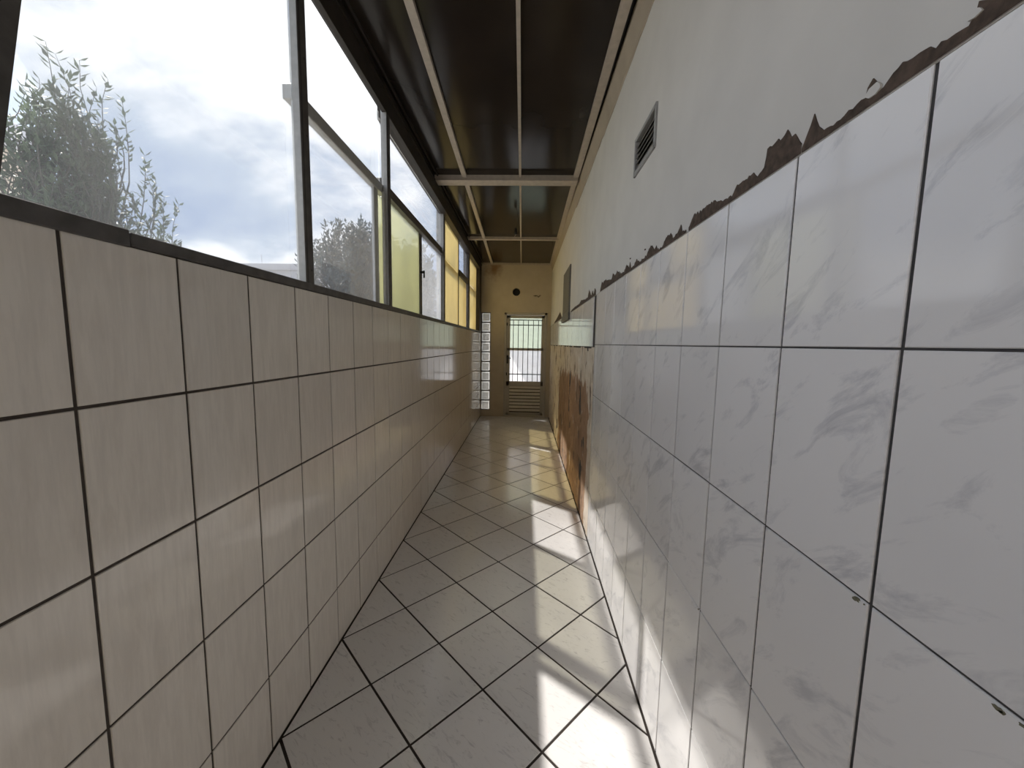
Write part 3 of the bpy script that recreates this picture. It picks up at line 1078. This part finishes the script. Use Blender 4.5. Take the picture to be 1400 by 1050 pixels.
def tree(name, label, base, trunk_top, tips, rng, L, wd, step, mt, group, fork=.0, r0=.06, start=.25, rshoot=.006, cat='tree'):
    """trunk, limbs that fork towards clusters of shoots, one foliage mesh"""
    root = empty(name, base)
    tag(root, label, cat, group)
    mb = MB()
    base, tt = Vector(base), Vector(trunk_top)
    mid = (base + tt) / 2 + Vector((rng.uniform(-.08, .08), rng.uniform(-.08, .08), 0)) * (tt - base).length
    mb.tube([base, mid, tt], [r0, r0 * .8, r0 * .6], 8)
    vs, fs = [], []
    for (p0, p1) in tips:
        p0 = Vector(p0)
        m_ = (tt + p0) / 2 + Vector((rng.uniform(-.1, .1), rng.uniform(-.1, .1), rng.uniform(-.05, .1)))
        mb.tube([tt, m_, p0], [r0 * .22, r0 * .16, rshoot * 1.1], 5, cap=False)
        shoot(mb, vs, fs, p0, p1, rng, L, wd, step, start, .12, rshoot)
    shift(mb.build('trunk', M['bark']), root)
    fo = mesh_obj('foliage', vs, fs, mt, None)
    shift(fo, root)
    fo['kind'] = 'stuff'
    return root


def inside(p, poly):
    c = False
    for i in range(len(poly)):
        (x1, y1), (x2, y2) = poly[i], poly[i - 1]
        if (y1 > p[1]) != (y2 > p[1]) and p[0] < (x2 - x1) * (p[1] - y1) / (y2 - y1) + x1:
            c = not c
    return c


def crown_tips(poly, x, dx, n, rng, lmin, lmax, up=(0, .25, 1.0)):
    """shoots whose tips lie inside a crown outline given in (y, z) and spread in depth"""
    y0, y1 = min(p[0] for p in poly), max(p[0] for p in poly)
    z0, z1 = min(p[1] for p in poly), max(p[1] for p in poly)
    res = []
    while len(res) < n:
        p = (rng.uniform(y0, y1), rng.uniform(z0, z1))
        if not inside(p, poly):
            continue
        l = rng.uniform(lmin, lmax)
        d = Vector((rng.uniform(-.35, .35), rng.uniform(-.45, .45) + up[1] * (p[0] - (y0 + y1) / 2), up[2])).normalized()
        tip = Vector((x + rng.uniform(-dx, dx), p[0], p[1]))
        res.append((tip - d * l, tip))
    return res


rng = random.Random(5)
poly1 = [(2.75, 1.6), (2.95, 2.5), (3.02, 3.0), (3.12, 3.4), (3.22, 3.45), (3.36, 3.6), (3.58, 3.55), (3.66, 3.65), (3.74, 3.62), (3.78, 3.45), (3.74, 3.15), (3.78, 2.95), (3.88, 2.6), (3.9, 1.6)]
tips = crown_tips(poly1, -4.0, .22, 520, rng, .35, .7)
for y, z in ((3.39, 3.97), (3.36, 3.85), (3.58, 3.95), (3.55, 3.80), (3.68, 3.78), (3.78, 3.92), (3.86, 3.80), (3.22, 3.55), (3.30, 3.62)):
    tips.append(((-4.0 + rng.uniform(-.1, .1), y + rng.uniform(-.05, .12), z - .75), (-4.0 + rng.uniform(-.1, .1), y, z)))
poly1b = [(3.95, 1.7), (4.0, 2.5), (4.05, 2.85), (4.2, 2.8), (4.35, 2.55), (4.4, 2.2), (4.4, 1.7)]
tips += crown_tips(poly1b, -4.0, .22, 46, rng, .3, .55)
for y, z in ((4.05, 3.36), (4.08, 3.22), (4.12, 3.15), (4.30, 3.05), (4.42, 3.0), (4.33, 2.75), (4.2, 2.95)):
    tips.append(((-4.0, y - .05, z - .7), (-4.0 + rng.uniform(-.1, .1), y, z)))
tree('leafy_tree', 'tall leafy tree with upright shoots behind the large undivided window', (-4.05, 3.5, -.12), (-4.02, 3.45, 1.7), tips, rng, .088, .0155, .042, M['leaf'], None, r0=.07)

rng = random.Random(21)
polyA = [(14.2, 1.5), (14.4, 4.2), (14.9, 5.0), (15.6, 4.9), (16.3, 5.6), (16.9, 5.75), (17.2, 6.6), (18.0, 7.1), (18.8, 7.0), (19.6, 7.4), (20.6, 7.4), (21.4, 6.6), (21.6, 4.0), (21.6, 1.5)]
tips = crown_tips(polyA, -8.0, 1.1, 1200, rng, .5, 1.1)
tree('bushy_tree', 'hazy bushy tree seen through the sliding pane', (-8.2, 18.0, -.12), (-8.1, 17.8, 2.4), tips, rng, .26, .055, .13, M['leaf_dark'], None, r0=.18, start=.1, rshoot=.012)
rng = random.Random(22)
polyB = [(23.4, 2.0), (23.6, 6.6), (24.6, 7.8), (26.0, 8.3), (28.6, 8.2), (30.4, 7.9), (31.3, 6.9), (32.2, 5.4), (32.4, 2.0)]
tips = crown_tips(polyB, -8.0, 1.2, 480, rng, .8, 1.7)
tree('broad_tree', 'broad tree showing as a green blur behind the yellow green pane', (-8.2, 29.0, -.12), (-8.1, 28.6, 3.0), tips, rng, .42, .10, .2, M['leaf_dark'], None, r0=.26, start=.1, rshoot=.016)
